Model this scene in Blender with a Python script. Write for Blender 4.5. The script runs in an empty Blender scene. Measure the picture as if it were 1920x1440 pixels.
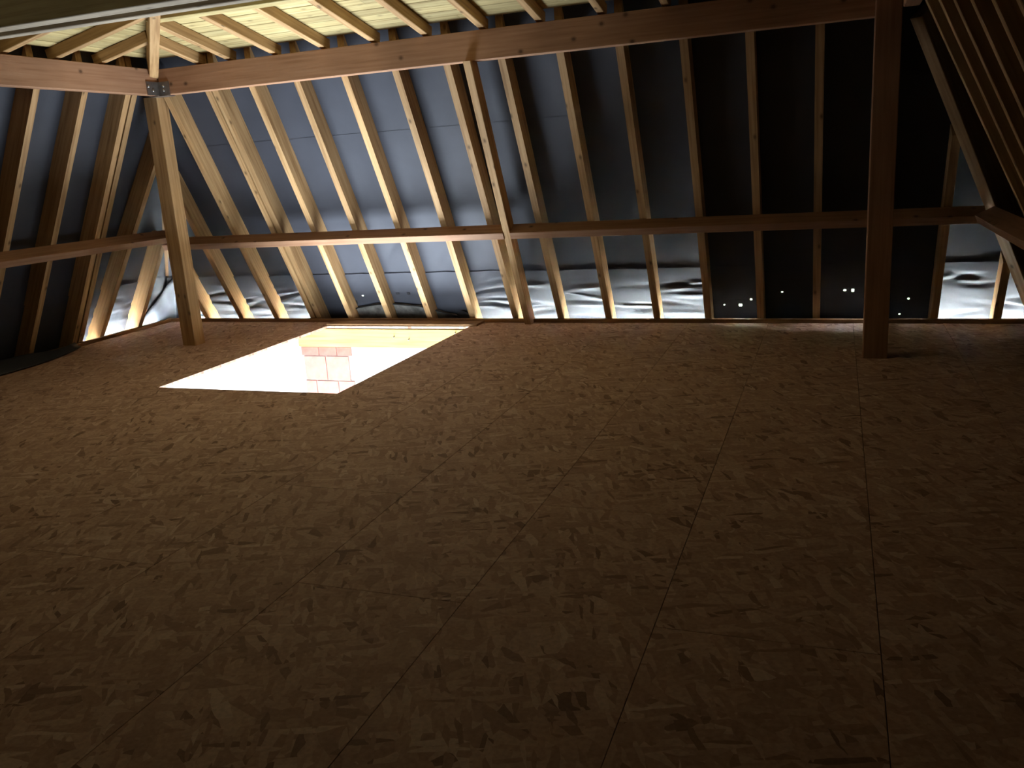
import bpy, math, random
from mathutils import Vector, Matrix

# ------------------------------------------------------------------ camera
scn = bpy.context.scene
COL = scn.collection
F_PX, YAW, PITCH, ROLL, CAM_H = 1623.43, 0.3642, 0.2508, -0.0659, 1.4794
fwd0 = Vector((-math.sin(YAW), math.cos(YAW), 0)); rgt0 = Vector((math.cos(YAW), math.sin(YAW), 0)); up0 = Vector((0, 0, 1))
fwd = fwd0 * math.cos(PITCH) - up0 * math.sin(PITCH)
up1 = up0 * math.cos(PITCH) + fwd0 * math.sin(PITCH)
rgt = rgt0 * math.cos(ROLL) + up1 * math.sin(ROLL)
up = up1 * math.cos(ROLL) - rgt0 * math.sin(ROLL)
cam_data = bpy.data.cameras.new('camera')
cam_data.sensor_width = 36.0
cam_data.lens = F_PX / 1920 * 36.0
cam_data.clip_start = 0.02
cam = bpy.data.objects.new('camera', cam_data)
COL.objects.link(cam)
b = -fwd
cam.matrix_world = Matrix(((rgt.x, up.x, b.x, 0), (rgt.y, up.y, b.y, 0), (rgt.z, up.z, b.z, CAM_H), (0, 0, 0, 1)))
scn.camera = cam

# ------------------------------------------------------------------ world, lights, exposure
world = bpy.data.worlds.new('overcast_sky')
scn.world = world
world.use_nodes = True
bg = world.node_tree.nodes['Background']
bg.inputs['Color'].default_value = (0.80, 0.90, 1.0, 1)      # even overcast daylight
bg.inputs['Strength'].default_value = 380.0

lamp = bpy.data.lights.new('assumed_opening_daylight', 'AREA')      # assumed area light standing in for the bright storey below the floor opening
lamp.shape = 'RECTANGLE'; lamp.size = 3.0; lamp.size_y = 3.0
lamp.energy = 740.0
lamp.color = (0.80, 0.90, 1.0)
lamp_ob = bpy.data.objects.new('assumed_opening_daylight', lamp)
lamp_ob.location = (-4.0, 5.9, -2.45)
lamp_ob.rotation_euler = (math.pi, 0, 0)                      # shines upwards
COL.objects.link(lamp_ob)
assumed_light = bpy.data.lights.new('assumed_lower_daylight', 'AREA')     # assumed area light for daylight in the storey below, no window built
assumed_light.shape = 'RECTANGLE'; assumed_light.size = 4.6; assumed_light.size_y = 1.9
assumed_light.energy = 720.0
assumed_light.color = (0.80, 0.90, 1.0)
assumed_light_ob = bpy.data.objects.new('assumed_lower_daylight', assumed_light)
assumed_light_ob.location = (-3.6, 1.12, -1.45)
assumed_light_ob.rotation_euler = (math.pi / 2, 0, math.pi)              # shines towards +Y
COL.objects.link(assumed_light_ob)

scn.view_settings.view_transform = 'Standard'
scn.view_settings.look = 'None'
scn.view_settings.gamma = 1.0
scn.view_settings.exposure = 0.0
scn.view_settings.use_curve_mapping = False
scn.cycles.use_denoising = True
scn.cycles.max_bounces = 10
scn.cycles.diffuse_bounces = 6
scn.cycles.sample_clamp_indirect = 40.0

# ------------------------------------------------------------------ geometry of the place (metres)
YE, SB = 7.6653, 0.5319       # back slope, inner face of rafters: Y = YE - SB*z
XL, SL = -6.952, 0.602        # left slope: X = XL + SL*z
XR, SR = 1.514, 0.4727        # right slope: X = XR - SR*z
YF, SF = -3.30, 0.53          # front slope (behind the camera)
RD = 0.16                     # depth of the lower rafters
ZP, ZT = 2.2276, 2.4393       # underside and top of the purlins
YP, XP = 6.382, -5.5116       # inner faces of back and left purlin
XPR = 0.36                    # inner face of right purlin
HX1, HX2, HY1, HY2 = -4.7655, -3.2194, 5.0164, 7.3979   # floor opening
RW = 0.058
UP = 0.2126                   # rise of the upper slope
ORD = ['first', 'second', 'third', 'fourth', 'fifth', 'sixth', 'seventh', 'eighth', 'ninth', 'tenth', 'eleventh', 'twelfth',
       'thirteenth', 'fourteenth', 'fifteenth', 'sixteenth', 'seventeenth', 'eighteenth', 'nineteenth']

def off(s): return RD * math.sqrt(1 + s * s)

# ------------------------------------------------------------------ materials
def new_mat(name):
    m = bpy.data.materials.new(name); m.use_nodes = True
    nt = m.node_tree; bs = nt.nodes['Principled BSDF']
    return m, nt, bs

def node(nt, kind, **kw):
    n = nt.nodes.new(kind)
    for k, v in kw.items(): setattr(n, k, v)
    return n

def ramp(nt, stops):
    r = nt.nodes.new('ShaderNodeValToRGB')
    e = r.color_ramp.elements
    while len(e) < len(stops): e.new(0.5)
    for el, (pos, c) in zip(e, stops):
        el.position = pos; el.color = (*c, 1)
    return r

def mixc(nt, mode, fac, a, b_):
    m = nt.nodes.new('ShaderNodeMix'); m.data_type = 'RGBA'; m.blend_type = mode
    for sock, val in ((m.inputs[0], fac), (m.inputs[6], a), (m.inputs[7], b_)):
        if hasattr(val, 'is_output'): nt.links.new(val, sock)
        elif isinstance(val, (int, float)): sock.default_value = val
        else: sock.default_value = (*val, 1)
    return m.outputs[2]

def wood_mat(name, dark, mid, light, rough=0.62, knot=1.0, spec=0.25, kscale=(4.5, 8.0, 0.0)):
    """Sawn softwood, grain along the object's own X axis, knots, random shift per timber."""
    m, nt, bs = new_mat(name)
    L = nt.links.new
    tc = node(nt, 'ShaderNodeTexCoord'); oi = node(nt, 'ShaderNodeObjectInfo')
    mul = node(nt, 'ShaderNodeVectorMath', operation='MULTIPLY_ADD')
    comb = node(nt, 'ShaderNodeCombineXYZ')
    for i in range(3): L(oi.outputs['Random'], comb.inputs[i])
    L(comb.outputs[0], mul.inputs[0]); mul.inputs[1].default_value = (37.0, 11.0, 23.0)
    L(tc.outputs['Object'], mul.inputs[2])
    mp = node(nt, 'ShaderNodeMapping'); mp.inputs['Scale'].default_value = (1.2, 26, 26)
    L(mul.outputs[0], mp.inputs[0])
    n1 = node(nt, 'ShaderNodeTexNoise'); n1.inputs['Scale'].default_value = 1.6; n1.inputs['Detail'].default_value = 6
    L(mp.outputs[0], n1.inputs['Vector'])
    r1 = ramp(nt, [(0.28, dark), (0.5, mid), (0.75, light)])
    L(n1.outputs['Fac'], r1.inputs[0])
    # broad tone changes along the timber
    n2 = node(nt, 'ShaderNodeTexNoise'); n2.inputs['Scale'].default_value = 1.3; n2.inputs['Detail'].default_value = 3
    L(mul.outputs[0], n2.inputs['Vector'])
    r2 = ramp(nt, [(0.3, (0.80, 0.78, 0.74)), (0.7, (1.12, 1.1, 1.05))])
    L(n2.outputs['Fac'], r2.inputs[0])
    c = mixc(nt, 'MULTIPLY', 1.0, r1.outputs[0], r2.outputs[0])
    # knots
    mk = node(nt, 'ShaderNodeMapping'); mk.inputs['Scale'].default_value = kscale
    L(mul.outputs[0], mk.inputs[0])
    sx = node(nt, 'ShaderNodeSeparateXYZ'); L(mk.outputs[0], sx.inputs[0])
    ay = node(nt, 'ShaderNodeMath', operation='ADD'); L(sx.outputs[1], ay.inputs[0]); L(sx.outputs[2], ay.inputs[1])
    cxy = node(nt, 'ShaderNodeCombineXYZ'); L(sx.outputs[0], cxy.inputs[0]); L(ay.outputs[0], cxy.inputs[1])
    vk = node(nt, 'ShaderNodeTexVoronoi'); vk.voronoi_dimensions = '2D'; vk.inputs['Scale'].default_value = 1.0
    L(cxy.outputs[0], vk.inputs['Vector'])
    rk = ramp(nt, [(0.045, (1, 1, 1)), (0.085, (0.45, 0.45, 0.45)), (0.15, (0, 0, 0))])
    L(vk.outputs['Distance'], rk.inputs[0])
    sk = node(nt, 'ShaderNodeSeparateColor'); L(vk.outputs['Color'], sk.inputs[0])
    pick = node(nt, 'ShaderNodeMath', operation='GREATER_THAN'); L(sk.outputs[0], pick.inputs[0]); pick.inputs[1].default_value = 0.62
    kp = node(nt, 'ShaderNodeMath', operation='MULTIPLY'); L(rk.outputs[0], kp.inputs[0]); L(pick.outputs[0], kp.inputs[1])
    sn = node(nt, 'ShaderNodeSeparateXYZ'); L(tc.outputs['Normal'], sn.inputs[0])
    an = node(nt, 'ShaderNodeMath', operation='ABSOLUTE'); L(sn.outputs[2 if kscale[1] > 0 else 1], an.inputs[0])
    gn = node(nt, 'ShaderNodeMath', operation='GREATER_THAN'); L(an.outputs[0], gn.inputs[0]); gn.inputs[1].default_value = 0.6
    km = node(nt, 'ShaderNodeMath', operation='MULTIPLY'); L(kp.outputs[0], km.inputs[0]); L(gn.outputs[0], km.inputs[1])
    kf = node(nt, 'ShaderNodeMath', operation='MULTIPLY'); L(km.outputs[0], kf.inputs[0]); kf.inputs[1].default_value = 0.75 * knot
    c = mixc(nt, 'MIX', kf.outputs[0], c, tuple(x * 0.28 for x in dark))
    # tone of the single timber
    hv = node(nt, 'ShaderNodeMapRange'); hv.inputs[3].default_value = 0.84; hv.inputs[4].default_value = 1.12
    L(oi.outputs['Random'], hv.inputs[0])
    vm = node(nt, 'ShaderNodeVectorMath', operation='SCALE'); L(c, vm.inputs[0]); L(hv.outputs[0], vm.inputs[3])
    L(vm.outputs[0], bs.inputs['Base Color'])
    bs.inputs['Roughness'].default_value = rough
    bs.inputs['Specular IOR Level'].default_value = spec
    bp = node(nt, 'ShaderNodeBump'); bp.inputs['Strength'].default_value = 0.25; bp.inputs['Distance'].default_value = 0.004
    L(n1.outputs['Fac'], bp.inputs['Height']); L(bp.outputs[0], bs.inputs['Normal'])
    return m

M_RAFTER = wood_mat('sawn_pine', (0.31, 0.175, 0.075), (0.46, 0.285, 0.135), (0.56, 0.375, 0.195))
M_PURLIN = wood_mat('planed_spruce', (0.32, 0.168, 0.095), (0.405, 0.225, 0.135), (0.455, 0.27, 0.17), knot=1.1, kscale=(5.0, 0.0, 6.0))
M_TIE = wood_mat('greyed_tie_beam_wood', (0.24, 0.20, 0.15), (0.36, 0.31, 0.245), (0.44, 0.39, 0.31))
M_BOARD = wood_mat('pale_sheathing_board', (0.35, 0.265, 0.115), (0.49, 0.40, 0.195), (0.585, 0.50, 0.265), knot=0.6, kscale=(4.0, 8.0, 0.0))
M_PLATE = wood_mat('brown_plate_wood', (0.17, 0.09, 0.04), (0.25, 0.14, 0.065), (0.30, 0.18, 0.09))
M_YELLOW = wood_mat('yellow_shuttering_wood', (0.52, 0.36, 0.10), (0.62, 0.46, 0.15), (0.70, 0.54, 0.20), knot=0.5)

def osb_mat():
    m, nt, bs = new_mat('oriented_strand_board')
    L = nt.links.new
    geo = node(nt, 'ShaderNodeNewGeometry'); oi = node(nt, 'ShaderNodeObjectInfo')
    comb = node(nt, 'ShaderNodeCombineXYZ')
    for i in range(2): L(oi.outputs['Random'], comb.inputs[i])
    ad = node(nt, 'ShaderNodeVectorMath', operation='MULTIPLY_ADD')
    L(comb.outputs[0], ad.inputs[0]); ad.inputs[1].default_value = (31, 57, 0); L(geo.outputs['Position'], ad.inputs[2])
    # wobble
    nz = node(nt, 'ShaderNodeTexNoise'); nz.inputs['Scale'].default_value = 9.0; nz.inputs['Detail'].default_value = 3
    L(ad.outputs[0], nz.inputs['Vector'])
    wob = node(nt, 'ShaderNodeVectorMath', operation='MULTIPLY_ADD')
    L(nz.outputs['Color'], wob.inputs[0]); wob.inputs[1].default_value = (0.03, 0.03, 0); L(ad.outputs[0], wob.inputs[2])
    base = None; height = None
    layers = [(0.1, 0.16, 0.055, 0.0), (0.75, 0.13, 0.042, 0.45), (-0.6, 0.14, 0.036, 0.5), (1.9, 0.11, 0.032, 0.62), (0.35, 0.13, 0.024, 0.74), (-1.1, 0.08, 0.018, 0.82)]
    for i, (ang, ln, wd, thr) in enumerate(layers):
        mp = node(nt, 'ShaderNodeMapping'); mp.vector_type = 'TEXTURE'
        mp.inputs['Rotation'].default_value = (0, 0, ang); mp.inputs['Scale'].default_value = (ln, wd, 1)
        mp.inputs['Location'].default_value = (i * 1.7, i * 2.3, 0)
        L(wob.outputs[0], mp.inputs[0])
        v = node(nt, 'ShaderNodeTexVoronoi'); v.voronoi_dimensions = '2D'; v.inputs['Scale'].default_value = 1.0
        L(mp.outputs[0], v.inputs['Vector'])
        sep = node(nt, 'ShaderNodeSeparateColor'); L(v.outputs['Color'], sep.inputs[0])
        r = ramp(nt, [(0.0, (0.255, 0.148, 0.100)), (0.10, (0.44, 0.272, 0.195)), (0.6, (0.555, 0.360, 0.265)), (0.93, (0.635, 0.435, 0.335)), (1.0, (0.71, 0.53, 0.43))])
        L(sep.outputs[0], r.inputs[0])
        if base is None:
            base = r.outputs[0]; height = sep.outputs[1]
        else:
            gt = node(nt, 'ShaderNodeMath', operation='GREATER_THAN'); L(sep.outputs[2], gt.inputs[0]); gt.inputs[1].default_value = thr
            base = mixc(nt, 'MIX', gt.outputs[0], base, r.outputs[0])
            mx = node(nt, 'ShaderNodeMix'); L(gt.outputs[0], mx.inputs[0]); L(height, mx.inputs[2]); L(sep.outputs[1], mx.inputs[3]); height = mx.outputs[0]
    fine = node(nt, 'ShaderNodeTexNoise'); fine.inputs['Scale'].default_value = 60; fine.inputs['Detail'].default_value = 4
    L(ad.outputs[0], fine.inputs['Vector'])
    rf = ramp(nt, [(0.3, (0.86, 0.84, 0.82)), (0.7, (1.12, 1.12, 1.1))]); L(fine.outputs['Fac'], rf.inputs[0])
    L(mixc(nt, 'MULTIPLY', 1.0, base, rf.outputs[0]), bs.inputs['Base Color'])
    bs.inputs['Roughness'].default_value = 0.62
    bs.inputs['Specular IOR Level'].default_value = 0.16
    bp = node(nt, 'ShaderNodeBump'); bp.inputs['Strength'].default_value = 0.35; bp.inputs['Distance'].default_value = 0.002
    L(height, bp.inputs['Height']); L(bp.outputs[0], bs.inputs['Normal'])
    return m
M_OSB = osb_mat()

def plain_mat(name, col, rough=0.7, var=0.12, scale=20.0, spec=0.3, metal=0.0, bump=0.0):
    m, nt, bs = new_mat(name)
    L = nt.links.new
    tc = node(nt, 'ShaderNodeTexCoord')
    n = node(nt, 'ShaderNodeTexNoise'); n.inputs['Scale'].default_value = scale; n.inputs['Detail'].default_value = 5
    L(tc.outputs['Object'], n.inputs['Vector'])
    r = ramp(nt, [(0.3, tuple(c * (1 - var) for c in col)), (0.7, tuple(min(1, c * (1 + var)) for c in col))])
    L(n.outputs['Fac'], r.inputs[0]); L(r.outputs[0], bs.inputs['Base Color'])
    bs.inputs['Roughness'].default_value = rough; bs.inputs['Metallic'].default_value = metal
    bs.inputs['Specular IOR Level'].default_value = spec
    if bump:
        bp = node(nt, 'ShaderNodeBump'); bp.inputs['Strength'].default_value = bump; bp.inputs['Distance'].default_value = 0.01
        L(n.outputs['Fac'], bp.inputs['Height']); L(bp.outputs[0], bs.inputs['Normal'])
    return m

M_FELT = plain_mat('grey_roofing_membrane', (0.049, 0.052, 0.065), 0.55, 0.10, 3.0, 0.25, bump=0.15)
M_DARK = plain_mat('dark_underlay', (0.03, 0.03, 0.032), 0.9)
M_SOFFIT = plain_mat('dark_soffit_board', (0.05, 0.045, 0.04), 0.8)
M_STEEL = plain_mat('galvanised_steel', (0.30, 0.29, 0.29), 0.42, 0.1, 30, 0.5, 0.9)
M_BOLT = plain_mat('bright_bolt_steel', (0.7, 0.7, 0.7), 0.3, 0.05, 30, 0.5, 1.0)
M_RUBBER = plain_mat('black_cable_sheath', (0.012, 0.012, 0.013), 0.5)
M_FIBRE = plain_mat('grey_fibre_board', (0.13, 0.125, 0.115), 0.9, 0.45, 14, 0.2, bump=0.4)
M_PLASTER = plain_mat('white_plaster', (0.82, 0.82, 0.80), 0.9, 0.04, 6)
M_BRICK_RED = plain_mat('red_clay_brick', (0.36, 0.13, 0.10), 0.9, 0.2, 14)
M_BRICK = plain_mat('pink_clay_brick', (0.42, 0.185, 0.145), 0.9, 0.15, 12)
M_MORTAR = plain_mat('mortar', (0.36, 0.30, 0.28), 0.95, 0.1, 30)
M_SCREED = plain_mat('pale_screed', (0.55, 0.54, 0.52), 0.8, 0.06, 4)
M_GROUND = plain_mat('pale_gravel_ground', (0.60, 0.60, 0.56), 0.95, 0.2, 1.5)

# ------------------------------------------------------------------ helpers
def link(name, mesh, mat, parent=None):
    o = bpy.data.objects.new(name, mesh)
    if mat and not mesh.materials: mesh.materials.append(mat)
    COL.objects.link(o)
    if parent: o.parent = parent
    return o

def mesh_of(name, verts, faces, smooth=False):
    me = bpy.data.meshes.new(name)
    me.from_pydata([tuple(v) for v in verts], [], faces)
    me.update()
    if smooth:
        for p in me.polygons: p.use_smooth = True
    return me

def tag(o, label, cat, group=None):
    o['label'] = label; o['category'] = cat
    if group: o['group'] = group
    return o

def struct(o, label=None, cat=None):
    o['kind'] = 'structure'
    if label: o['label'] = label
    if cat: o['category'] = cat
    return o

def empty(name, loc=(0, 0, 0)):
    o = bpy.data.objects.new(name, None); COL.objects.link(o); o.location = loc
    o.empty_display_size = 0.1
    return o

def box_mesh(name, x0, x1, y0, y1, z0, z1):
    v = [(x, y, z) for x in (x0, x1) for y in (y0, y1) for z in (z0, z1)]
    f = [(0, 1, 3, 2), (4, 6, 7, 5), (0, 4, 5, 1), (2, 3, 7, 6), (0, 2, 6, 4), (1, 5, 7, 3)]
    return mesh_of(name, v, f)

def box(name, x0, x1, y0, y1, z0, z1, mat, parent=None):
    """Axis-aligned box with its origin at its own centre."""
    cx, cy, cz = (x0 + x1) / 2, (y0 + y1) / 2, (z0 + z1) / 2
    o = link(name, box_mesh(name, x0 - cx, x1 - cx, y0 - cy, y1 - cy, z0 - cz, z1 - cz), mat, parent)
    o.location = (cx, cy, cz)
    return o

def timber(name, p0, p1, wdir, w0, w1, d0, d1, mat, parent=None, ch=0.004, cut=None):
    """Sawn timber from p0 to p1. Local X runs along the grain, local Y along wdir (w0..w1),
    local Z is X x Y (d0..d1). Chamfered long edges. cut: optional (plane normal, plane point) trimming each end."""
    p0 = Vector(p0); p1 = Vector(p1)
    ex = (p1 - p0).normalized(); ey = Vector(wdir); ey = (ey - ex * ey.dot(ex)).normalized(); ez = ex.cross(ey)
    Ln = (p1 - p0).length
    sec = [(w0 + ch, d0), (w1 - ch, d0), (w1, d0 + ch), (w1, d1 - ch), (w1 - ch, d1), (w0 + ch, d1), (w0, d1 - ch), (w0, d0 + ch)]
    ends = []
    for which in (0, 1):
        row = []
        for (a, c) in sec:
            x = 0.0 if which == 0 else Ln
            if cut and cut[which]:
                n, q = Vector(cut[which][0]), Vector(cut[which][1])
                base = p0 + ey * a + ez * c
                x = (q - base).dot(n) / ex.dot(n)
            row.append((x, a, c))
        ends.append(row)
    verts = ends[0] + ends[1]
    faces = [tuple(range(7, -1, -1)), tuple(range(8, 16))] + [(i, (i + 1) % 8, 8 + (i + 1) % 8, 8 + i) for i in range(8)]
    o = link(name, mesh_of(name, verts, faces), mat, parent)
    o.matrix_world = Matrix(((ex.x, ey.x, ez.x, p0.x), (ex.y, ey.y, ez.y, p0.y), (ex.z, ey.z, ez.z, p0.z), (0, 0, 0, 1)))
    return o

def tube(name, pts, r, mat, parent=None, n=8):
    verts, faces = [], []
    P = [Vector(p) for p in pts]
    for i, p in enumerate(P):
        t = (P[min(i + 1, len(P) - 1)] - P[max(i - 1, 0)]).normalized()
        a = t.cross(Vector((0, 0, 1)));  a = a.normalized() if a.length > 1e-4 else Vector((1, 0, 0))
        c = t.cross(a)
        for k in range(n):
            th = 2 * math.pi * k / n
            verts.append(p + a * (r * math.cos(th)) + c * (r * math.sin(th)))
    for i in range(len(P) - 1):
        for k in range(n):
            faces.append((i * n + k, i * n + (k + 1) % n, (i + 1) * n + (k + 1) % n, (i + 1) * n + k))
    faces.append(tuple(range(n - 1, -1, -1))); faces.append(tuple((len(P) - 1) * n + k for k in range(n)))
    return link(name, mesh_of(name, verts, faces, True), mat, parent)

# ------------------------------------------------------------------ ground outside and the storey below
gr = link('ground', mesh_of('ground', [(-60, -60, -3.2), (60, -60, -3.2), (60, 70, -3.2), (-60, 70, -3.2)], [(0, 1, 2, 3)]), M_GROUND)
struct(gr, 'pale ground outside the house', 'ground')

# added hedge shape, blocks low sky light from the membrane pinholes
rh = random.Random(21)
hv, hf = [], []
HN, HM = 80, 14
for j in range(HM + 1):
    for i in range(HN + 1):
        zz = -3.2 + 8.2 * j / HM
        bulge = math.sin(math.pi * (0.12 + 0.76 * j / HM))
        hv.append((-32 + 64 * i / HN, 15.6 - 0.7 * bulge + rh.uniform(-0.25, 0.25), zz + (rh.uniform(-0.35, 0.35) if j else 0)))
for j in range(HM):
    for i in range(HN):
        q = j * (HN + 1) + i
        hf.append((q, q + 1, q + HN + 2, q + HN + 1))
nb_ = len(hv)
hv += [(x, 18.0, z) for (x, y, z) in hv[-(HN + 1):]]
for i in range(HN): hf.append((nb_ - HN - 1 + i, nb_ - HN + i, nb_ + i + 1, nb_ + i))
hv += [(-32, 18.0, -3.2), (32, 18.0, -3.2)]
hf.append((nb_, nb_ + HN, nb_ + HN + 2, nb_ + HN + 1))
M_SKY_BLOCKER = plain_mat('dark_green_sky_blocker', (0.07, 0.10, 0.045), 0.9, 0.4, 3.0)
hd = link('sky_blocker_hedge', mesh_of('sky_blocker_hedge', hv, hf), M_SKY_BLOCKER)
tag(hd, 'added green hedge outdoors blocking low sky light, glimpsed only as bright specks through the membrane', 'hedge')

LX0, LX1, LY0, LY1, LZ0, LZ1 = -6.72, 1.28, -3.05, 7.44, -2.75, -0.031
struct(box('floor_lower', LX0 - 0.2, LX1 + 0.2, LY0 - 0.2, LY1 + 0.21, LZ0 - 0.2, LZ0, M_SCREED), 'pale floor of the storey below the opening', 'floor')
wl = box('wall_lower_back', LX0 - 0.29, LX1 + 0.31, LY1, LY1 + 0.265, LZ0, LZ1, M_PLASTER)
struct(wl, 'bright white wall seen through the floor opening', 'wall')
struct(box('wall_lower_left', LX0 - 0.27, LX0, LY0, LY1, LZ0, LZ1, M_PLASTER), 'white side wall of the storey below', 'wall')
struct(box('wall_lower_right', LX1, LX1 + 0.31, LY0, LY1, LZ0, LZ1, M_PLASTER), 'white side wall far under the floor', 'wall')
struct(box('wall_lower_front', LX0 - 0.2, LX1 + 0.2, LY0 - 0.2, LY0, LZ0, LZ1, M_PLASTER), 'white front wall under the floor', 'wall')
struct(box('wall_lower_partition_added', LX0, LX1, 0.9, 1.0, LZ0, LZ1, M_PLASTER), 'added white partition wall of the storey below', 'wall')  # added unseen partition backing the assumed daylight light, without any window
# bare brickwork patch in that wall
bp_ = link('mortar_bed', box_mesh('mortar_bed', -0.30, 0.30, -0.004, 0.02, -0.42, 0.42), M_MORTAR)
bp_.parent = wl; bp_.location = Vector((-4.84, LY1, -0.64)) - wl.location
brick_rows = [(-0.225, 0.085, [(-5.12, 0.20), (-4.91, 0.20), (-4.70, 0.16)]), (-0.32, 0.25, [(-5.10, 0.25), (-4.84, 0.26)]),
              (-0.58, 0.25, [(-5.11, 0.12), (-4.98, 0.25), (-4.72, 0.18)]), (-0.84, 0.2, [(-5.10, 0.25), (-4.84, 0.26)])]
for zt, hgt, cells in brick_rows:
    for x, w in cells:
        bo = link('brick', box_mesh('brick', -w / 2, w / 2, -0.012, 0.012, -hgt / 2, hgt / 2), M_BRICK_RED if hgt < 0.1 else M_BRICK)
        bo.parent = wl; bo.location = Vector((x + w / 2, LY1 - 0.004, zt - hgt / 2)) - wl.location
# timber lining under the far edge of the opening
o = box('opening_beam', -5.13, -2.9, 7.40, LY1 - 0.001, -0.215, -0.032, M_YELLOW)
tag(o, 'brightly lit yellow timber beam under the far edge of the floor opening', 'beam')
# nails left in that beam and the wall
for i, (x, z, lab) in enumerate([(-4.02, -0.10, 'small nail left of two others in the yellow opening beam'), (-3.86, -0.125, 'small nail in the middle of the yellow opening beam'),
                                 (-3.36, -0.055, 'small nail near the right corner of the floor opening')]):
    nb = tube('nail', [(x, 7.405, z), (x + 0.004, 7.37, z - 0.006)], 0.006, M_STEEL, n=6)
    tag(nb, lab, 'nail', 'nails in the opening beam')

# ------------------------------------------------------------------ floor: strand boards with joints
floor = empty('floor'); struct(floor, 'dark oriented strand board floor with straight panel joints', 'floor')
FX0, FX1, FY0, FY1 = -6.94, 1.50, -3.27, 7.652
TH, GAP = 0.022, 0.0014
def panel(x0, x1, y0, y1):
    if x1 - x0 < 0.03 or y1 - y0 < 0.03: return
    g = GAP
    o = box('floor_panel', x0 + g, x1 - g, y0 + g, y1 - g, -TH, 0.0, M_OSB, floor)
xs = [-2.538 + 0.675 * k for k in range(-7, 7)]
edges = [FX0] + [x for x in xs if FX0 + 0.05 < x < FX1 - 0.05] + [FX1]
for i in range(len(edges) - 1):
    x0, x1 = edges[i], edges[i + 1]
    k = round((x0 + 2.538) / 0.675) if i else round((x1 + 2.538) / 0.675) - 1
    yj = 3.385 if k % 2 == 0 else 2.485
    ys = [FY0] + [y for y in [yj + 2.5 * j for j in range(-4, 4)] if FY0 + 0.1 < y < FY1 - 0.1] + [FY1]
    if x1 > HX1 + 0.01 and x0 < HX2 - 0.01:
        lo = [y for y in ys if y < HY1 - 0.2] + [HY1]
        for a, c in zip(lo[:-1], lo[1:]): panel(x0, x1, a, c)
        if x0 < HX1: panel(x0, HX1, HY1, HY2)
        if x1 > HX2: panel(HX2, x1, HY1, HY2)
        panel(x0, x1, HY2, FY1)
    else:
        for a, c in zip(ys[:-1], ys[1:]): panel(x0, x1, a, c)
# thin dark underlay below the boards (frames the opening)
e_ = 0.03
for (x0, x1, y0, y1) in [(FX0, HX1 - e_, FY0, FY1), (HX2 + e_, FX1, FY0, FY1), (HX1 - e_, HX2 + e_, FY0, HY1 - e_), (HX1 - e_, HX2 + e_, HY2 + e_, FY1)]:
    box('underlay', x0, x1, y0, y1, -0.031, -TH, M_DARK, floor)

# sole plates along the eaves
tr = timber('trim_1', (XL, 7.628, 0), (XR, 7.628, 0), (0, 1, 0), -0.024, 0.024, 0.0, 0.034, M_PLATE); struct(tr, 'thin brown sole plate along the back eave', 'trim')
tr = timber('trim_2', (-6.914, -3.2, 0), (-6.914, 7.6, 0), (-1, 0, 0), -0.024, 0.024, 0.0, 0.034, M_PLATE); struct(tr, 'thin brown sole plate along the left eave', 'trim')
tr = timber('trim_3', (1.478, -3.2, 0), (1.478, 7.6, 0), (-1, 0, 0), -0.024, 0.024, 0.0, 0.034, M_PLATE); struct(tr, 'sole plate along the right eave', 'trim')
o = timber('edge_plank', (-4.78, 7.505, 0.0), (-3.14, 7.505, 0.0), (0, 1, 0), -0.095, 0.095, 0.0, 0.022, M_PLATE)
tag(o, 'flat brown plank between the floor opening and the back eave', 'plank')

# ------------------------------------------------------------------ roofing membrane
rnd = random.Random(7)
K0, KS = -6.4614, 0.4502
def bay_of(x):
    f = (x - K0 - RW / 2) / KS
    k = math.floor(f)
    return k, f - k
OPEN = {-1, 0, 1, 2, 7, 8, 9, 10, 11, 16, 17}       # bays of the back slope left open at the eave
folds = {}
for k in range(-3, 22):
    rr = random.Random(100 + k)
    folds[k] = [(rr.uniform(0.02, 0.48), rr.uniform(-0.10, 0.10), rr.uniform(0.010, 0.026), rr.choice((-1, 1, 1)) * rr.uniform(0.004, 0.013), rr.uniform(0.1, 0.9), rr.uniform(0.25, 0.6)) for _ in range(9)]
diag = {}
for k in range(-3, 22):
    rr = random.Random(300 + k)
    diag[k] = [(rr.uniform(0.45, 0.9), rr.uniform(0.5, 1.1) * rr.choice((1, 1, -1)), rr.uniform(0.02, 0.04), rr.uniform(0.002, 0.007)) for _ in range(3)]
def bump_fn(k, f, z, amp_low, lap):
    """Outward displacement (m) of the sheet at bay fraction f and height z."""
    belly = math.sin(math.pi * min(max(f, 0), 1)) ** 2
    fade = 1.0 if z < 0.36 else max(0.0, (0.44 - z) / 0.08)
    fade = fade * fade * (3 - 2 * fade)
    d = 0.010 * belly * (0.6 + 0.4 * math.sin(2.3 * z + k))
    if amp_low:
        for (zc, sl, wd, am, fc, fw) in folds[k]:
            t = (z - zc - sl * (f - 0.5)) / wd
            d += am * math.exp(-t * t) * math.exp(-((f - fc) / fw) ** 2) * amp_low * fade * 1.35
    for (zc, sl, wd, am) in diag[k]:
        t = (z - zc - sl * (f - 0.5) * 0.45) / wd
        d += am * math.exp(-t * t) * belly * (0.6 if 0 <= k <= 11 else 0.35)
    d += 0.0025 * math.sin(7.1 * z + 3.3 * k + 4 * f) * math.sin(5.0 * f + 2.0 * z)
    return d

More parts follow.
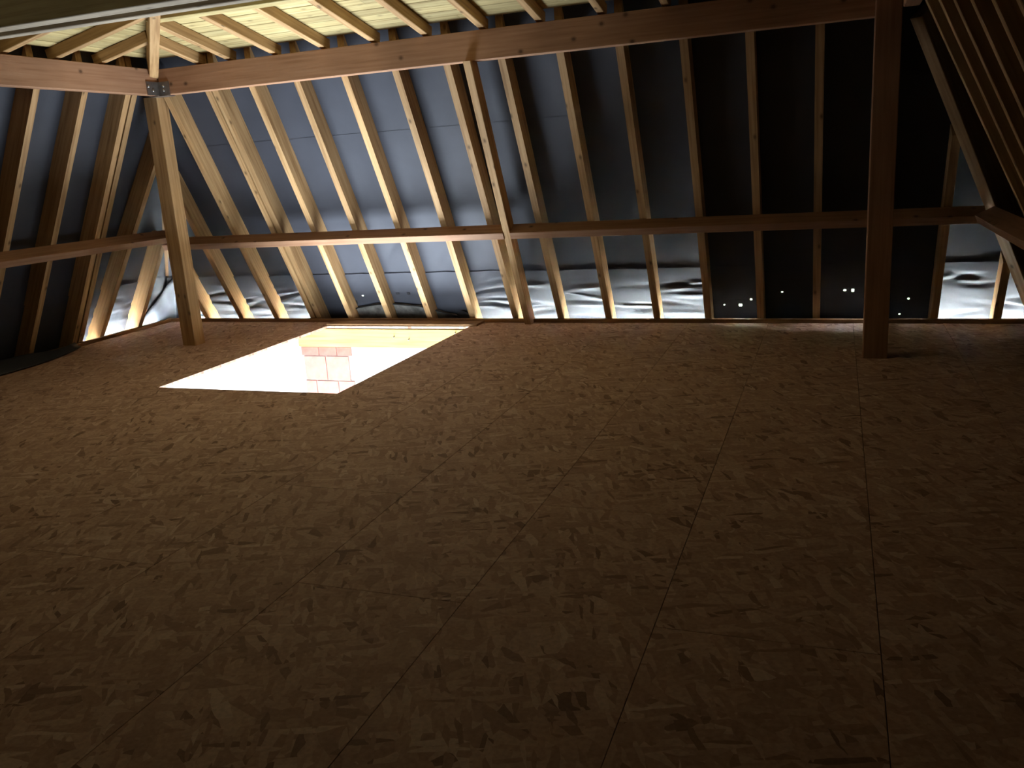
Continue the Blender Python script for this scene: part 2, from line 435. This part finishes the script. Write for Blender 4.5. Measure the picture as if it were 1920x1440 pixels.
def grid_sheet(name, us, vs, fn, parent, skip=None):
    verts = [fn(u, v) for v in vs for u in us]
    nu = len(us); faces = []
    for j in range(len(vs) - 1):
        for i in range(nu - 1):
            if skip and skip((us[i] + us[i + 1]) / 2, (vs[j] + vs[j + 1]) / 2): continue
            faces.append((j * nu + i, j * nu + i + 1, (j + 1) * nu + i + 1, (j + 1) * nu + i))
    me = mesh_of(name, verts, faces, True)
    # drop the vertices of removed cells
    return link(name, me, M_FELT, parent)

def lin(a, c, n, extra=()):
    r = [a + (c - a) * i / n for i in range(n + 1)]
    return sorted(set(r + list(extra)))

HOLES = [(-0.762, 0.135, 0.013, 0.010), (-0.669, 0.191, 0.007, 0.007), (-0.90, 0.141, 0.005, 0.003), (-0.409, 0.255, 0.006, 0.004), (0.092, 0.264, 0.010, 0.007),
         (0.154, 0.264, 0.010, 0.012), (0.584, 0.186, 0.006, 0.005), (0.527, 0.040, 0.005, 0.004), (-4.491, 0.265, 0.009, 0.005)]
def in_hole(x, z):
    for hx, hz, rx, rz in HOLES:
        if abs(x - hx) < rx and abs(z - hz) < rz: return True
    return False

wb = empty('wall_back'); struct(wb, 'grey roofing membrane of the long back slope behind the rafters', 'wall')
def back_sheet(z0, z1, nz, nx, inset, low, seal=0.014):
    ex = [h[0] + s * h[2] for h in HOLES for s in (-1, 1)] if low else []
    ez = [h[1] + s * h[3] for h in HOLES for s in (-1, 1)] if low else []
    xa0, xa1 = XL - off(SL) + SL * 0.2, XR + off(SR) - SR * 0.2
    def fn(x, z):
        xl = XL - off(SL) + SL * z - 0.03; xr = XR + off(SR) - SR * z + 0.03
        x = min(max(x, xl), xr)
        k, f = bay_of(x)
        amp = 1.0 if (k in OPEN and low) else (0.12 if low else 0.0)
        d = bump_fn(k, f, z, amp, 0) - (seal if z < z0 + 0.001 else inset)
        s = math.sqrt(1 + SB * SB)
        return (x, YE + off(SB) - SB * z + d / s, z + d * SB / s)
    us = lin(-7.5, 2.0, nx, ex); vs = lin(z0, z1, nz, ez)
    return grid_sheet('membrane_sheet', us, vs, fn, wb, (lambda u, v: in_hole(u, v)) if low else None)
back_sheet(-0.45, 0.50, 56, 420, 0.014, True)
back_sheet(0.445, 1.80, 40, 420, 0.002, False, 0.0135)
back_sheet(1.76, 2.64, 26, 420, 0.0, False, 0.0016)

wleft = empty('wall_left'); struct(wleft, 'grey roofing membrane of the left hip slope', 'wall')
KL0, KLS = 5.21, 0.45
def left_sheet(z0, z1, nz, ny, inset, low, seal=0.014):
    def fn(y, z):
        y0 = YF - off(SF) + SF * z - 0.03; y1 = YE + off(SB) - SB * z + 0.03
        y = min(max(y, y0), y1)
        f = (y - KL0) / KLS; k = math.floor(f); f -= k
        kk = (k % 12) + 3
        amp = 1.0 if (low and y > 6.3) else (0.12 if low else 0)
        d = bump_fn(kk, f, z, amp, 0) - (seal if z < z0 + 0.001 else inset)
        s = math.sqrt(1 + SL * SL)
        return (XL - off(SL) + SL * z - d / s, y, z + d * SL / s)
    return grid_sheet('membrane_sheet', lin(-3.8, 8.2, ny), lin(z0, z1, nz), fn, wleft)
left_sheet(-0.45, 0.52, 50, 420, 0.014, True)
left_sheet(0.445, 1.62, 30, 420, 0.0035, False, 0.0135)
left_sheet(1.58, 2.64, 26, 420, 0.0, False, 0.003)

wright = empty('wall_right'); struct(wright, 'nearly black roofing membrane of the right hip slope', 'wall')
def right_fn(y, z):
    y0 = YF - off(SF) + SF * z - 0.03; y1 = YE + off(SB) - SB * z + 0.03
    y = min(max(y, y0), y1)
    return (XR + off(SR) - SR * z + 0.004 * math.sin(9 * y) * math.sin(5 * z), y, z)
grid_sheet('membrane_sheet', lin(-3.8, 8.2, 160), lin(-0.45, 2.64, 40), right_fn, wright)
wfront = empty('wall_front'); struct(wfront, 'membrane of the front slope behind the viewer', 'wall')
def front_fn(x, z):
    xl = XL - off(SL) + SL * z - 0.03; xr = XR + off(SR) - SR * z + 0.03
    return (min(max(x, xl), xr), YF - off(SF) + SF * z, z)
grid_sheet('membrane_sheet', lin(-7.5, 2.0, 60), lin(-0.45, 2.64, 20), front_fn, wfront)

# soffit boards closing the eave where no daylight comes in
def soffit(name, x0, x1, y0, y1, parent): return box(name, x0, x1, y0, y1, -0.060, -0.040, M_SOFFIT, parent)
spans = []
k = -3
while k < 20:
    if k not in OPEN:
        k1 = k
        while k1 + 1 not in OPEN and k1 + 1 < 20: k1 += 1
        spans.append((k, k1)); k = k1 + 1
    else: k += 1
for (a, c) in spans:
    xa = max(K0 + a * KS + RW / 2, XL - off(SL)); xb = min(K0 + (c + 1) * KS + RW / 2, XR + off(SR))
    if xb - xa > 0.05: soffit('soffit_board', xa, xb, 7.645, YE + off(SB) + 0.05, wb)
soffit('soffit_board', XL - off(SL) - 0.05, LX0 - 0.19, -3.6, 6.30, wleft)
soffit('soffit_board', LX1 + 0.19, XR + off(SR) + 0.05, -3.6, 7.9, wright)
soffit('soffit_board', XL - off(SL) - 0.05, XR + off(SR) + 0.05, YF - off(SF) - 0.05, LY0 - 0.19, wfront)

# ------------------------------------------------------------------ lower rafters
ZTAIL, ZTOP = -0.42, 2.55
PT = 0.094                                   # thickness of the purlins
def notched_rafter(foot, head, axis, out_h, w, notch, label, group):
    """Rafter whose inner face runs from foot to head; outward horizontal direction out_h.
    Above the purlin underside it is cut back to stand behind the purlin (notch = horizontal distance
    of the purlin's back face measured along out_h, or None)."""
    p0, p1 = Vector(foot), Vector(head)
    ex = (p1 - p0).normalized(); ey = Vector(axis); ey = (ey - ex * ey.dot(ex)).normalized(); ez = ex.cross(ey)
    so = 1.0 if ez.dot(Vector(out_h)) > 0 else -1.0
    Ln = (p1 - p0).length
    ho = Vector(out_h)
    # profile in (x along, o outward)
    prof = [(0.0, 0.0)]
    if notch is not None:
        eo = ez * so
        def loc(h, z):            # horizontal coordinate along out_h, height -> local (x, o)
            # solve p0 + ex*x + eo*o = (h, z)
            a11, a12, a21, a22 = ex.dot(ho), eo.dot(ho), ex.z, eo.z
            r1, r2 = h - p0.dot(ho), z - p0.z
            det = a11 * a22 - a12 * a21
            return ((r1 * a22 - a12 * r2) / det, (a11 * r2 - a21 * r1) / det)
        prof += [(loc(notch, ZP)[0], 0.0), loc(notch, ZP), loc(notch, p1.z)]
        xo, oo = loc(notch, p1.z)
        prof += [(xo + 0.01, RD)] if oo < RD - 0.01 else []
        prof += [(0.0, RD)]
        prof = [q for q in prof]
    else:
        prof += [(Ln, 0.0), (Ln, RD), (0.0, RD)]
    n_ = len(prof)
    verts = [(x, 0.0, so * o_) for x, o_ in prof] + [(x, w, so * o_) for x, o_ in prof]
    faces = [tuple(range(n_)), tuple(range(2 * n_ - 1, n_ - 1, -1))] + [(i, n_ + i, n_ + (i + 1) % n_, (i + 1) % n_) for i in range(n_)]
    if so < 0: faces = [tuple(reversed(f)) for f in faces]
    o = link('rafter', mesh_of('rafter', verts, faces), M_RAFTER)
    o.matrix_world = Matrix(((ex.x, ey.x, ez.x, p0.x), (ex.y, ey.y, ez.y, p0.y), (ex.z, ey.z, ez.z, p0.z), (0, 0, 0, 1)))
    return tag(o, label, 'rafter', group)
def back_rafter(x, label, ztop=ZTOP, zb=ZTAIL, w=RW):
    notch = YP + PT + 0.001 if ztop > 2.3 else None
    return notched_rafter((x, YE - SB * zb, zb), (x, YE - SB * ztop, ztop), (1, 0, 0), (0, 1, 0), w, notch, label, 'rafters of the back slope')
jit = random.Random(3)
for k in range(0, 18):
    x = K0 + KS * k
    if k in (0, 1):
        zt = (x - XL) / SL - 0.04
        lab = ['short jack rafter just right of the left post foot', 'second jack rafter right of the left post, ending on the corner hip'][k]
    elif k == 2: zt = 2.22; lab = 'first full rafter right of the left post on the back slope'
    elif k in (16, 17):
        zt = (XR - (x + RW)) / SR - 0.05
        lab = 'dim rafter beside the right post at the glowing right corner bay' if k == 16 else 'short pale rafter stub in the far right corner'
    elif k == 15: zt = 2.2; lab = 'rafter hidden behind the right post on the back slope'
    else:
        zt = ZTOP
        lab = {3: 'left timber of the doubled rafter at the left of the floor opening',
               4: 'bright rafter over the left end of the floor opening', 5: 'bright rafter behind the floor opening, second from its left end',
               6: 'bright rafter behind the floor opening, third from its left end', 7: 'rafter over the right end of the floor opening',
               8: 'rafter just left of the slanting strut', 9: 'first rafter right of the slanting strut', 10: 'second rafter right of the slanting strut',
               11: 'third rafter right of the slanting strut', 12: 'fourth rafter right of the slanting strut, right edge of the glowing bays',
               13: 'second full rafter left of the right post in the dark bays', 14: 'rafter next left of the right post in the dark bays'}[k]
    back_rafter(x + jit.uniform(-0.006, 0.006), lab, zt)
    if k == 3:
        back_rafter(x + RW + 0.016, 'right timber of the doubled rafter at the left of the floor opening', zt)

# left slope: rafters run up in X
def left_rafter(yb, yt, label, ztop=ZTOP, zb=ZTAIL, w=RW):
    dy = (yt - yb) / 2.2
    notch = -XP + PT + 0.001 if ztop > 2.3 else None
    return notched_rafter((XL + SL * zb, yb + dy * zb, zb), (XL + SL * ztop, yb + dy * ztop, ztop), (0, 1, 0), (-1, 0, 0), w, notch, label, 'rafters of the left hip slope')
left_rafter(5.28, 5.17, 'second rafter left of the doubled pair on the left slope')
left_rafter(5.76, 5.63, 'rafter next left of the doubled pair on the left slope')
left_rafter(6.27, 6.09, 'near timber of the doubled rafter on the left slope')
left_rafter(6.345, 6.165, 'far timber of the doubled rafter on the left slope')
left_rafter(6.615, 6.69, 'jack rafter on the left slope just left of the left post', ztop=1.9)
left_rafter(7.15, 7.08, 'short jack rafter half hidden behind the left post', ztop=0.95)
for i, y in enumerate((4.74, 4.29, 3.84)):
    left_rafter(y + 0.1, y, ['left slope rafter cut by the left edge of the picture', 'left slope rafter beyond the left edge of the picture', 'left slope rafter furthest towards the viewer'][i])

# right slope
def right_rafter(y, label, ztop=ZTOP, zb=ZTAIL, w=RW):
    p0 = (XR - SR * zb, y, zb); p1 = (XR - SR * ztop, y, ztop)
    ex = (Vector(p1) - Vector(p0)).normalized(); ez = ex.cross(Vector((0, 1, 0)))
    d = (0.0, RD) if ez.x > 0 else (-RD, 0.0)
    o = timber('rafter', p0, p1, (0, 1, 0), 0.0, w, d[0], d[1], M_RAFTER)
    return tag(o, label, 'rafter', 'rafters of the right hip slope')
for i, y in enumerate((5.90, 5.45, 5.03, 4.62, 4.20, 3.80, 3.36, 2.92)):
    right_rafter(y, f'{ORD[i]} rafter from the right post on the dark right slope')

# hip rafters of the lower roof
def hip(a, c, label, sgn):
    """a: foot on the inner planes, c: head. Diagonal timber, inner edge on the hip line."""
    ex = (Vector(c) - Vector(a)).normalized()
    ey = Vector((0, 0, 1)).cross(ex).normalized()
    ez = ex.cross(ey)
    d = (-0.03, 0.20) if ez.z > 0 else (-0.20, 0.03)
    o = timber('hip_rafter', a, c, ey, -0.045, 0.045, d[0], d[1], M_RAFTER)
    return tag(o, label, 'rafter', 'hip rafters')
zb, zt = -0.35, 2.22
hip((XL + SL * zb - 0.20, YE - SB * zb + 0.20, zb), (XL + SL * zt - 0.20, YE - SB * zt + 0.20, zt), 'corner hip rafter hidden behind the left post', 1)
hip((XR - SR * zb, YE - SB * zb, zb), (XR - SR * zt, YE - SB * zt, zt), 'slanting hip rafter running down right from the right post', 1)

# ------------------------------------------------------------------ middle beams on the rafters
def mid_beam(p0, p1, inward, upslope, label, cut=None):
    ex = (Vector(p1) - Vector(p0)).normalized()
    ez = ex.cross(Vector(upslope))
    d = (0, 0.14) if ez.dot(Vector(inward)) > 0 else (-0.14, 0)
    o = timber('middle_beam', p0, p1, upslope, -0.065, 0.0, d[0], d[1], M_PURLIN, ch=0.003, cut=cut)
    return tag(o, label, 'beam', 'middle beams across the rafters')
ZM = 0.957
s = math.sqrt(1 + SB * SB); nb = Vector((0, -1 / s, -SB / s)); ub = Vector((0, -SB / s, 1 / s))
hl = Vector((SL, -SB, 1)); hr = Vector((-SR, -SB, 1))
nl_ = Vector((1, 0, 0)); 
mid_beam((XL + SL * ZM + 0.03, YE - SB * ZM, ZM), (-2.677, YE - SB * ZM, ZM), nb, ub, 'middle beam across the back slope from left post to strut')
mid_beam((-2.613, YE - SB * ZM, ZM), (XR - SR * ZM - 0.05, YE - SB * ZM, ZM), nb, ub, 'middle beam across the back slope right of the strut')
s = math.sqrt(1 + SL * SL); nl = Vector((1 / s, 0, -SL / s)); ul = Vector((SL / s, 0, 1 / s))
ZML = 1.04
mid_beam((XL + SL * ZML, -1.0, ZML), (XL + SL * ZML, YE - SB * ZML - 0.04, ZML), nl, ul, 'middle beam across the left slope rafters')
s = math.sqrt(1 + SR * SR); nr = Vector((-1 / s, 0, -SR / s)); ur = Vector((-SR / s, 0, 1 / s))
mid_beam((XR - SR * ZM, -1.0, ZM), (XR - SR * ZM, YE - SB * ZM - 0.10, ZM), nr, ur, 'middle beam across the dark right slope')

# strut in front of the middle beam
p0 = Vector((-2.70, 7.665 - 0.147, 0.0)); p1 = Vector((-2.640, YE - SB * 2.23 - 0.147, 2.23))
ex = (p1 - p0).normalized(); ez = ex.cross(Vector((1, 0, 0)))
o = timber('strut', p0, p1, (1, 0, 0), 0.0, 0.062, *((0.0, 0.13) if ez.y > 0 else (-0.13, 0.0)), M_RAFTER, cut=[((0, 0, 1), (0, 0, 0.0)), ((0, 0, 1), (0, 0, 2.226))])
tag(o, 'slanting strut from the big purlin to the floor, crossing the middle beam', 'strut')

# ------------------------------------------------------------------ posts and purlins
o = timber('post', (-5.743, 6.434, 0), (-5.743, 6.434, ZP - 0.001), (1, 0, 0), 0.0, 0.147, 0.0, 0.139, M_RAFTER, ch=0.005); tag(o, 'square left corner post lit on its right side', 'post')
o = timber('post', (0.205, 6.335, 0), (0.205, 6.335, 2.44), (1, 0, 0), 0.0, 0.158, 0.0, 0.15, M_PURLIN, ch=0.005); tag(o, 'dark square post at the right end of the big purlin', 'post')
o = timber('purlin', (-5.50, YP, ZP), (0.204, YP, ZP), (0, 1, 0), 0.0, PT, 0.0, ZT - ZP, M_PURLIN, ch=0.004); tag(o, 'long knotty purlin across the back below the pale boards', 'purlin')
o = timber('purlin', (XP, -2.0, ZP), (XP, 6.52, ZP), (-1, 0, 0), 0.0, PT, 0.0, ZT - ZP, M_PURLIN, ch=0.004); tag(o, 'knotty purlin along the left slope meeting the left post', 'purlin')
o = timber('purlin', (XPR + 0.005, -2.0, ZP + 0.03), (XPR + 0.005, 6.33, ZP + 0.03), (-1, 0, 0), -PT, 0.0, 0.0, ZT - ZP, M_PURLIN, ch=0.004); tag(o, 'purlin along the top of the dark right slope', 'purlin')

# steel bracket on the purlin corner
br = empty('corner_bracket', (-5.51, 6.38, 2.26)); tag(br, 'grey steel bracket where both purlins meet above the left post', 'bracket')
def child_box(name, parent, x0, x1, y0, y1, z0, z1, mat):
    o = box(name, x0, x1, y0, y1, z0, z1, mat); o.parent = parent; o.location = Vector(o.location) - Vector(parent.location); return o
child_box('bracket_plate', br, -5.51, -5.395, 6.372, 6.380, 2.224, 2.335, M_STEEL)
child_box('bracket_plate', br, -5.511, -5.503, 6.235, 6.372, 2.224, 2.335, M_STEEL)
child_box('bracket_seat', br, -5.60, -5.42, 6.37, 6.47, 2.219, 2.2255, M_STEEL)
for (x, y, z, d) in [(-5.452, 6.372, 2.262, (0, -1, 0)), (-5.452, 6.372, 2.298, (0, -1, 0)), (-5.503, 6.30, 2.262, (1, 0, 0)), (-5.503, 6.25, 2.295, (1, 0, 0))]:
    q = Vector((x, y, z)) - Vector(br.location); t = tube('bolt_head', [q, q + Vector(d) * 0.008], 0.010, M_BOLT, br, n=6)

# ------------------------------------------------------------------ upper, flatter roof
ZU = 2.457
UD = 0.084
def zb_back(y): return ZU + UP * (YP - y)
YH = 5.55                                   # header the upper rafters run into
ux = [-5.06, -4.742, -4.297, -3.837, -3.383, -2.935, -2.47, -2.022, -1.562, -1.106, -0.656, -0.206]
for i, xr_ in enumerate(ux):
    ylow = 6.47
    yhigh = YH
    hip_y = YP - (xr_ - 0.03 - XP) + 0.02    # hip line on the left
    yhigh = max(yhigh, hip_y - 0.06)
    hip_yr = YP - (XPR - xr_) + 0.02
    yhigh = max(yhigh, hip_yr - 0.06)
    if ylow - yhigh < 0.1: continue
    p0 = Vector((xr_, ylow, zb_back(ylow))); p1 = Vector((xr_, yhigh, zb_back(yhigh)))
    ez = (p1 - p0).normalized().cross(Vector((1, 0, 0)))
    o = timber('upper_rafter', p0, p1, (1, 0, 0), -0.056, 0.0, *((0, UD) if ez.z > 0 else (-UD, 0)), M_RAFTER)
    lab = {0: 'short upper jack rafter right next to the left hip', 1: 'longer upper jack rafter ending on the left hip'}.get(i, f'{ORD[min(i-2, 17)]} upper rafter right of the left hip jacks, above the big purlin')
    tag(o, lab, 'rafter', 'upper rafters under the pale boards')
# upper left jacks
ul_labels = ['upper left jack rafter cut by the left edge of the picture', 'upper left jack rafter in the middle of three', 'short upper left jack rafter nearest the hip']
for i, y in enumerate((4.944, 5.401, 5.85)):
    xlow = XP - 0.09
    xh = XP + (YP - y) * 0.95 - 0.03
    p0 = Vector((xlow, y, ZU + UP * (xlow - XP))); p1 = Vector((xh, y, ZU + UP * (xh - XP)))
    ez = (p1 - p0).normalized().cross(Vector((0, 1, 0)))
    o = timber('upper_rafter', p0, p1, (0, 1, 0), -0.056, 0.0, *((0, UD) if ez.z > 0 else (-UD, 0)), M_RAFTER)
    tag(o, ul_labels[i], 'rafter', 'upper rafters on the left')
# hips of the upper roof
def upper_hip(x0, sx, label):
    t1 = 1.75
    a = Vector((x0, YP, ZU - 0.095)); c = a + Vector((sx * t1 * 0.95, -t1, UP * t1))
    ex = (c - a).normalized(); ey = Vector((0, 0, 1)).cross(ex).normalized(); ez = ex.cross(ey)
    a = a + ex * 0.015
    o = timber('upper_hip_rafter', a, c, ey, -0.036, 0.036, *((0, 0.17) if ez.z > 0 else (-0.17, 0)), M_RAFTER,
               cut=[((sx, -1, 0), a), None])
    tag(o, label, 'rafter', 'hip rafters')
upper_hip(XP - 0.035, 1, 'upright looking hip rafter rising above the left post')
upper_hip(XPR + 0.02, -1, 'pale end of the upper hip above the right post')
# header and tie beams
o = timber('header_beam', (-4.72, YH - 0.11, zb_back(YH) - 0.005), (-0.45, YH - 0.11, zb_back(YH) - 0.005), (0, 1, 0), 0.0, 0.11, 0.0, 0.085, M_BOARD)
tag(o, 'pale header beam at the top ends of the upper rafters', 'beam')
o = timber('tie_beam', (XP - 0.10, 4.385, ZT + 0.002), (XPR + 0.1, 4.385, ZT + 0.002), (0, 1, 0), 0.0, 0.072, 0.0, 0.125, M_TIE); tag(o, 'far one of the twin dark tie beams at the top left', 'beam')
o = timber('tie_beam', (XP - 0.10, 4.16, ZT + 0.002), (XPR + 0.1, 4.16, ZT + 0.002), (0, 1, 0), 0.0, 0.11, 0.0, 0.16, M_TIE); tag(o, 'near one of the twin dark tie beams at the top left', 'beam')

# ceiling boards
ceil = empty('ceiling'); struct(ceil, 'pale sheathing boards of the upper roof', 'ceiling')
BW, BT = 0.102, 0.02
cz = UD * math.sqrt(1 + UP * UP)
rb = random.Random(11)
cs = math.cos(math.atan(UP))
n = 0
y = 6.445
while y > 4.80:
    y1 = y - BW * cs
    ym = (y + y1) / 2
    xa = XP + (YP - y) - 0.0; xb = XPR - (YP - y)
    p0 = Vector((xa - 0.05, y, zb_back(y) + cz)); p1 = Vector((xb + 0.05, y, zb_back(y) + cz))
    ey = Vector((0, -1, UP)).normalized(); ez = Vector((1, 0, 0)).cross(ey)
    ln = (p1 - p0).length; br_x = rb.uniform(0.35, 0.65) * ln
    lift = rb.uniform(0.0, 0.004)
    for (u0, u1) in ((0, br_x - 0.001), (br_x + 0.001, ln)):
        q0 = p0 + Vector((u0, 0, lift)); q1 = p0 + Vector((u1, 0, lift))
        d = (0.0, BT) if ez.z > 0 else (-BT, 0.0)
        timber('ceiling_board', q0, q1, ey, 0.003, BW - 0.003, d[0], d[1], M_BOARD, ceil, ch=0.003)
    y = y1
x = XP - 0.065
while x < -3.93:
    x1 = x + BW * cs
    yb_ = YP - (x - XP) + 0.03; ya = 2.5
    zq = ZU + UP * (x - XP) + cz + rb.uniform(0, 0.004)
    ey = Vector((1, 0, UP)).normalized(); ez = Vector((0, 1, 0)).cross(ey)
    d = (0.0, BT) if ez.z > 0 else (-BT, 0.0)
    for (u0, u1) in ((ya, 4.7 + rb.uniform(-0.4, 0.4)), (None, yb_)):
        if u0 is None: u0 = last + 0.002
        timber('ceiling_board', (x, u0, zq), (x, u1, zq), ey, 0.003, BW - 0.003, d[0], d[1], M_BOARD, ceil, ch=0.003)
        last = u1
    x = x1
# level boards over the middle of the roof
zf = ZU + UP * 1.6 + cz + 0.006
y = 4.80
while y > -0.45:
    timber('ceiling_board', (XP + 1.52, y, zf), (XPR - 1.5, y, zf), (0, 1, 0), -0.147, -0.003, 0.0, BT, M_BOARD, ceil, ch=0.003)
    y -= 0.15
# roof deck above the boards: closes the top
ZD = 0.03
def deck_z(d): return ZU + UP * d + cz + BT + ZD
d0, d1 = -0.22, 1.6
def ring(d): return [(XP + d, YP - d, deck_z(d)), (XPR - d, YP - d, deck_z(d)), (XPR - d, -2.0 + d, deck_z(d)), (XP + d, -2.0 + d, deck_z(d))]
a = ring(d0); c = ring(d1)
dv = a + c + [(x, y, z + 0.03) for x, y, z in a + c]
df = [(0, 1, 5, 4), (1, 2, 6, 5), (2, 3, 7, 6), (3, 0, 4, 7), (4, 5, 6, 7)]
df += [tuple(i + 8 for i in reversed(f)) for f in df] + [(0, 8, 9, 1), (1, 9, 10, 2), (2, 10, 11, 3), (3, 11, 8, 0)]
link('roof_deck', mesh_of('roof_deck', dv, df), M_BOARD, ceil)

# ------------------------------------------------------------------ things at the eave behind the opening
s = math.sqrt(1 + SB * SB); nb = Vector((0, -1 / s, -SB / s))
def on_back(x, z, inset):   # point on the membrane, moved inwards
    return Vector((x, YE + off(SB) - SB * z, z)) + nb * inset
arc = [(-4.80, -0.03), (-4.74, 0.05), (-4.60, 0.145), (-4.36, 0.185), (-4.14, 0.190), (-3.85, 0.160), (-3.62, 0.09), (-3.40, 0.03), (-3.30, -0.03)]
def arc_z(x):
    for (xa, za), (xb, zb_) in zip(arc[:-1], arc[1:]):
        if xa <= x <= xb: return za + (zb_ - za) * (x - xa) / (xb - xa)
    return -0.03
verts, faces = [], []
N = 60
for i in range(N + 1):
    x = -4.80 + 1.5 * i / N
    zt_ = arc_z(x) + 0.004 * math.sin(37 * x)
    for (zz, ins) in ((-0.035, 0.06), (zt_, 0.05), (zt_, 0.03), (-0.035, 0.03)):
        verts.append(on_back(x, zz, ins))
for i in range(N):
    for j in range(4):
        faces.append((i * 4 + j, i * 4 + (j + 1) % 4, (i + 1) * 4 + (j + 1) % 4, (i + 1) * 4 + j))
faces += [(3, 2, 1, 0), tuple(N * 4 + j for j in range(4))]
o = link('eave_filler', mesh_of('eave_filler', verts, faces), M_FIBRE); tag(o, 'arched rough grey filler panel at the eave behind the floor opening', 'panel')
pts = [on_back(-4.78 + 1.36 * i / 40, max(arc_z(-4.78 + 1.36 * i / 40), -0.02) + 0.006, 0.058) for i in range(41)]
cb = tube('cable', pts, 0.006, M_RUBBER); tag(cb, 'black cable curving over the grey filler panel at the eave', 'cable')
# loose dark flap at the right end of the cable
v = [on_back(-3.50, 0.03, 0.05), on_back(-3.36, 0.01, 0.09), on_back(-3.34, 0.09, 0.07), on_back(-3.43, 0.115, 0.05), on_back(-3.49, 0.08, 0.05)]
v2 = [p - nb * 0.004 for p in v]
o = link('felt_flap', mesh_of('felt_flap', v + v2, [(0, 1, 2, 3, 4), (9, 8, 7, 6, 5)] + [(i, i + 5, (i + 1) % 5 + 5, (i + 1) % 5) for i in range(5)]), M_DARK)
tag(o, 'small black felt flap at the right end of the cable', 'flap')
# two small black patches and a short strip on the membrane
for i, (x, z, w, h, lab) in enumerate([(-4.085, 0.285, 0.036, 0.022, 'left of two small black patches on the membrane above the cable'), (-3.965, 0.283, 0.030, 0.028, 'right of two small black patches on the membrane above the cable'),
                                       (-4.59, 0.19, 0.016, 0.05, 'short black strip at the left end of the cable')]):
    c0 = on_back(x, z, 0.020)
    v = [c0 + Vector((sx * w / 2 * (1 + 0.2 * sy), 0, 0)) + (Vector((0, -SB, 1)) / s) * (sy * h / 2) for sx, sy in ((-1, -1), (1, -0.7), (1, 1), (-0.8, 1))]
    v2 = [p - nb * 0.003 for p in v]
    o = link('black_patch', mesh_of('black_patch', v + v2, [(0, 1, 2, 3), (7, 6, 5, 4)] + [(j, j + 4, (j + 1) % 4 + 4, (j + 1) % 4) for j in range(4)]), M_DARK)
    tag(o, lab, 'patch', 'black patches on the membrane')

# loose sheet of membrane bulging in the left corner
verts, faces = [], []
NU, NV = 24, 10
for j in range(NV + 1):
    v_ = j / NV
    for i in range(NU + 1):
        u = i / NU                                   # from the left slope round to the back slope
        ztop_ = 0.03 + 0.50 * u ** 1.5
        z = -0.25 + (ztop_ + 0.25) * v_
        cx_, cy_ = XL - off(SL) + SL * z + 0.035, YE + off(SB) - SB * z - 0.035
        R_ = 0.10
        if u < 0.7: x, y = cx_, cy_ - R_ - 0.5 * (0.7 - u) / 0.7
        else:
            a_ = (u - 0.7) / 0.3 * math.pi / 2
            x, y = cx_ + R_ * (1 - math.cos(a_)), cy_ - R_ * (1 - math.sin(a_))
        w_ = 0.008 * math.sin(13 * u + 7 * v_) + 0.006 * math.sin(23 * v_ + 5 * u)
        verts.append((x + w_, y - w_, z))
for j in range(NV):
    for i in range(NU):
        q = j * (NU + 1) + i
        faces.append((q, q + 1, q + NU + 2, q + NU + 1))
o = link('membrane_flap', mesh_of('membrane_flap', verts, faces, True), M_FELT)
sm = o.modifiers.new('thickness', 'SOLIDIFY'); sm.thickness = 0.003
tag(o, 'glowing membrane flap with a curved edge in the left corner behind the post', 'membrane')

# folded membrane offcut lying on the floor at the far left
rr = random.Random(5)
verts, faces = [], []
NX, NY = 14, 40
for j in range(NY + 1):
    y = 3.2 + 3.05 * j / NY
    for i in range(NX + 1):
        u = i / NX
        wid = 0.30 * (1 - 0.75 * max(0, (y - 5.3) / 0.95) ** 2)
        x = -6.88 + wid * u
        z = 0.012 + 0.07 * (1 - u) ** 1.5 * (0.7 + 0.3 * math.sin(5 * y)) + 0.008 * math.sin(9 * y + 5 * u) * (1 - u)
        verts.append((x, y, max(z, 0.004)))
for j in range(NY):
    for i in range(NX):
        q = j * (NX + 1) + i
        faces.append((q, q + 1, q + NX + 2, q + NX + 1))
o = link('membrane_offcut', mesh_of('membrane_offcut', verts, faces, True), M_FELT)
sm = o.modifiers.new('thickness', 'SOLIDIFY'); sm.thickness = 0.004; sm.offset = 1
tag(o, 'dark membrane strip lying on the floor along the left eave', 'membrane')
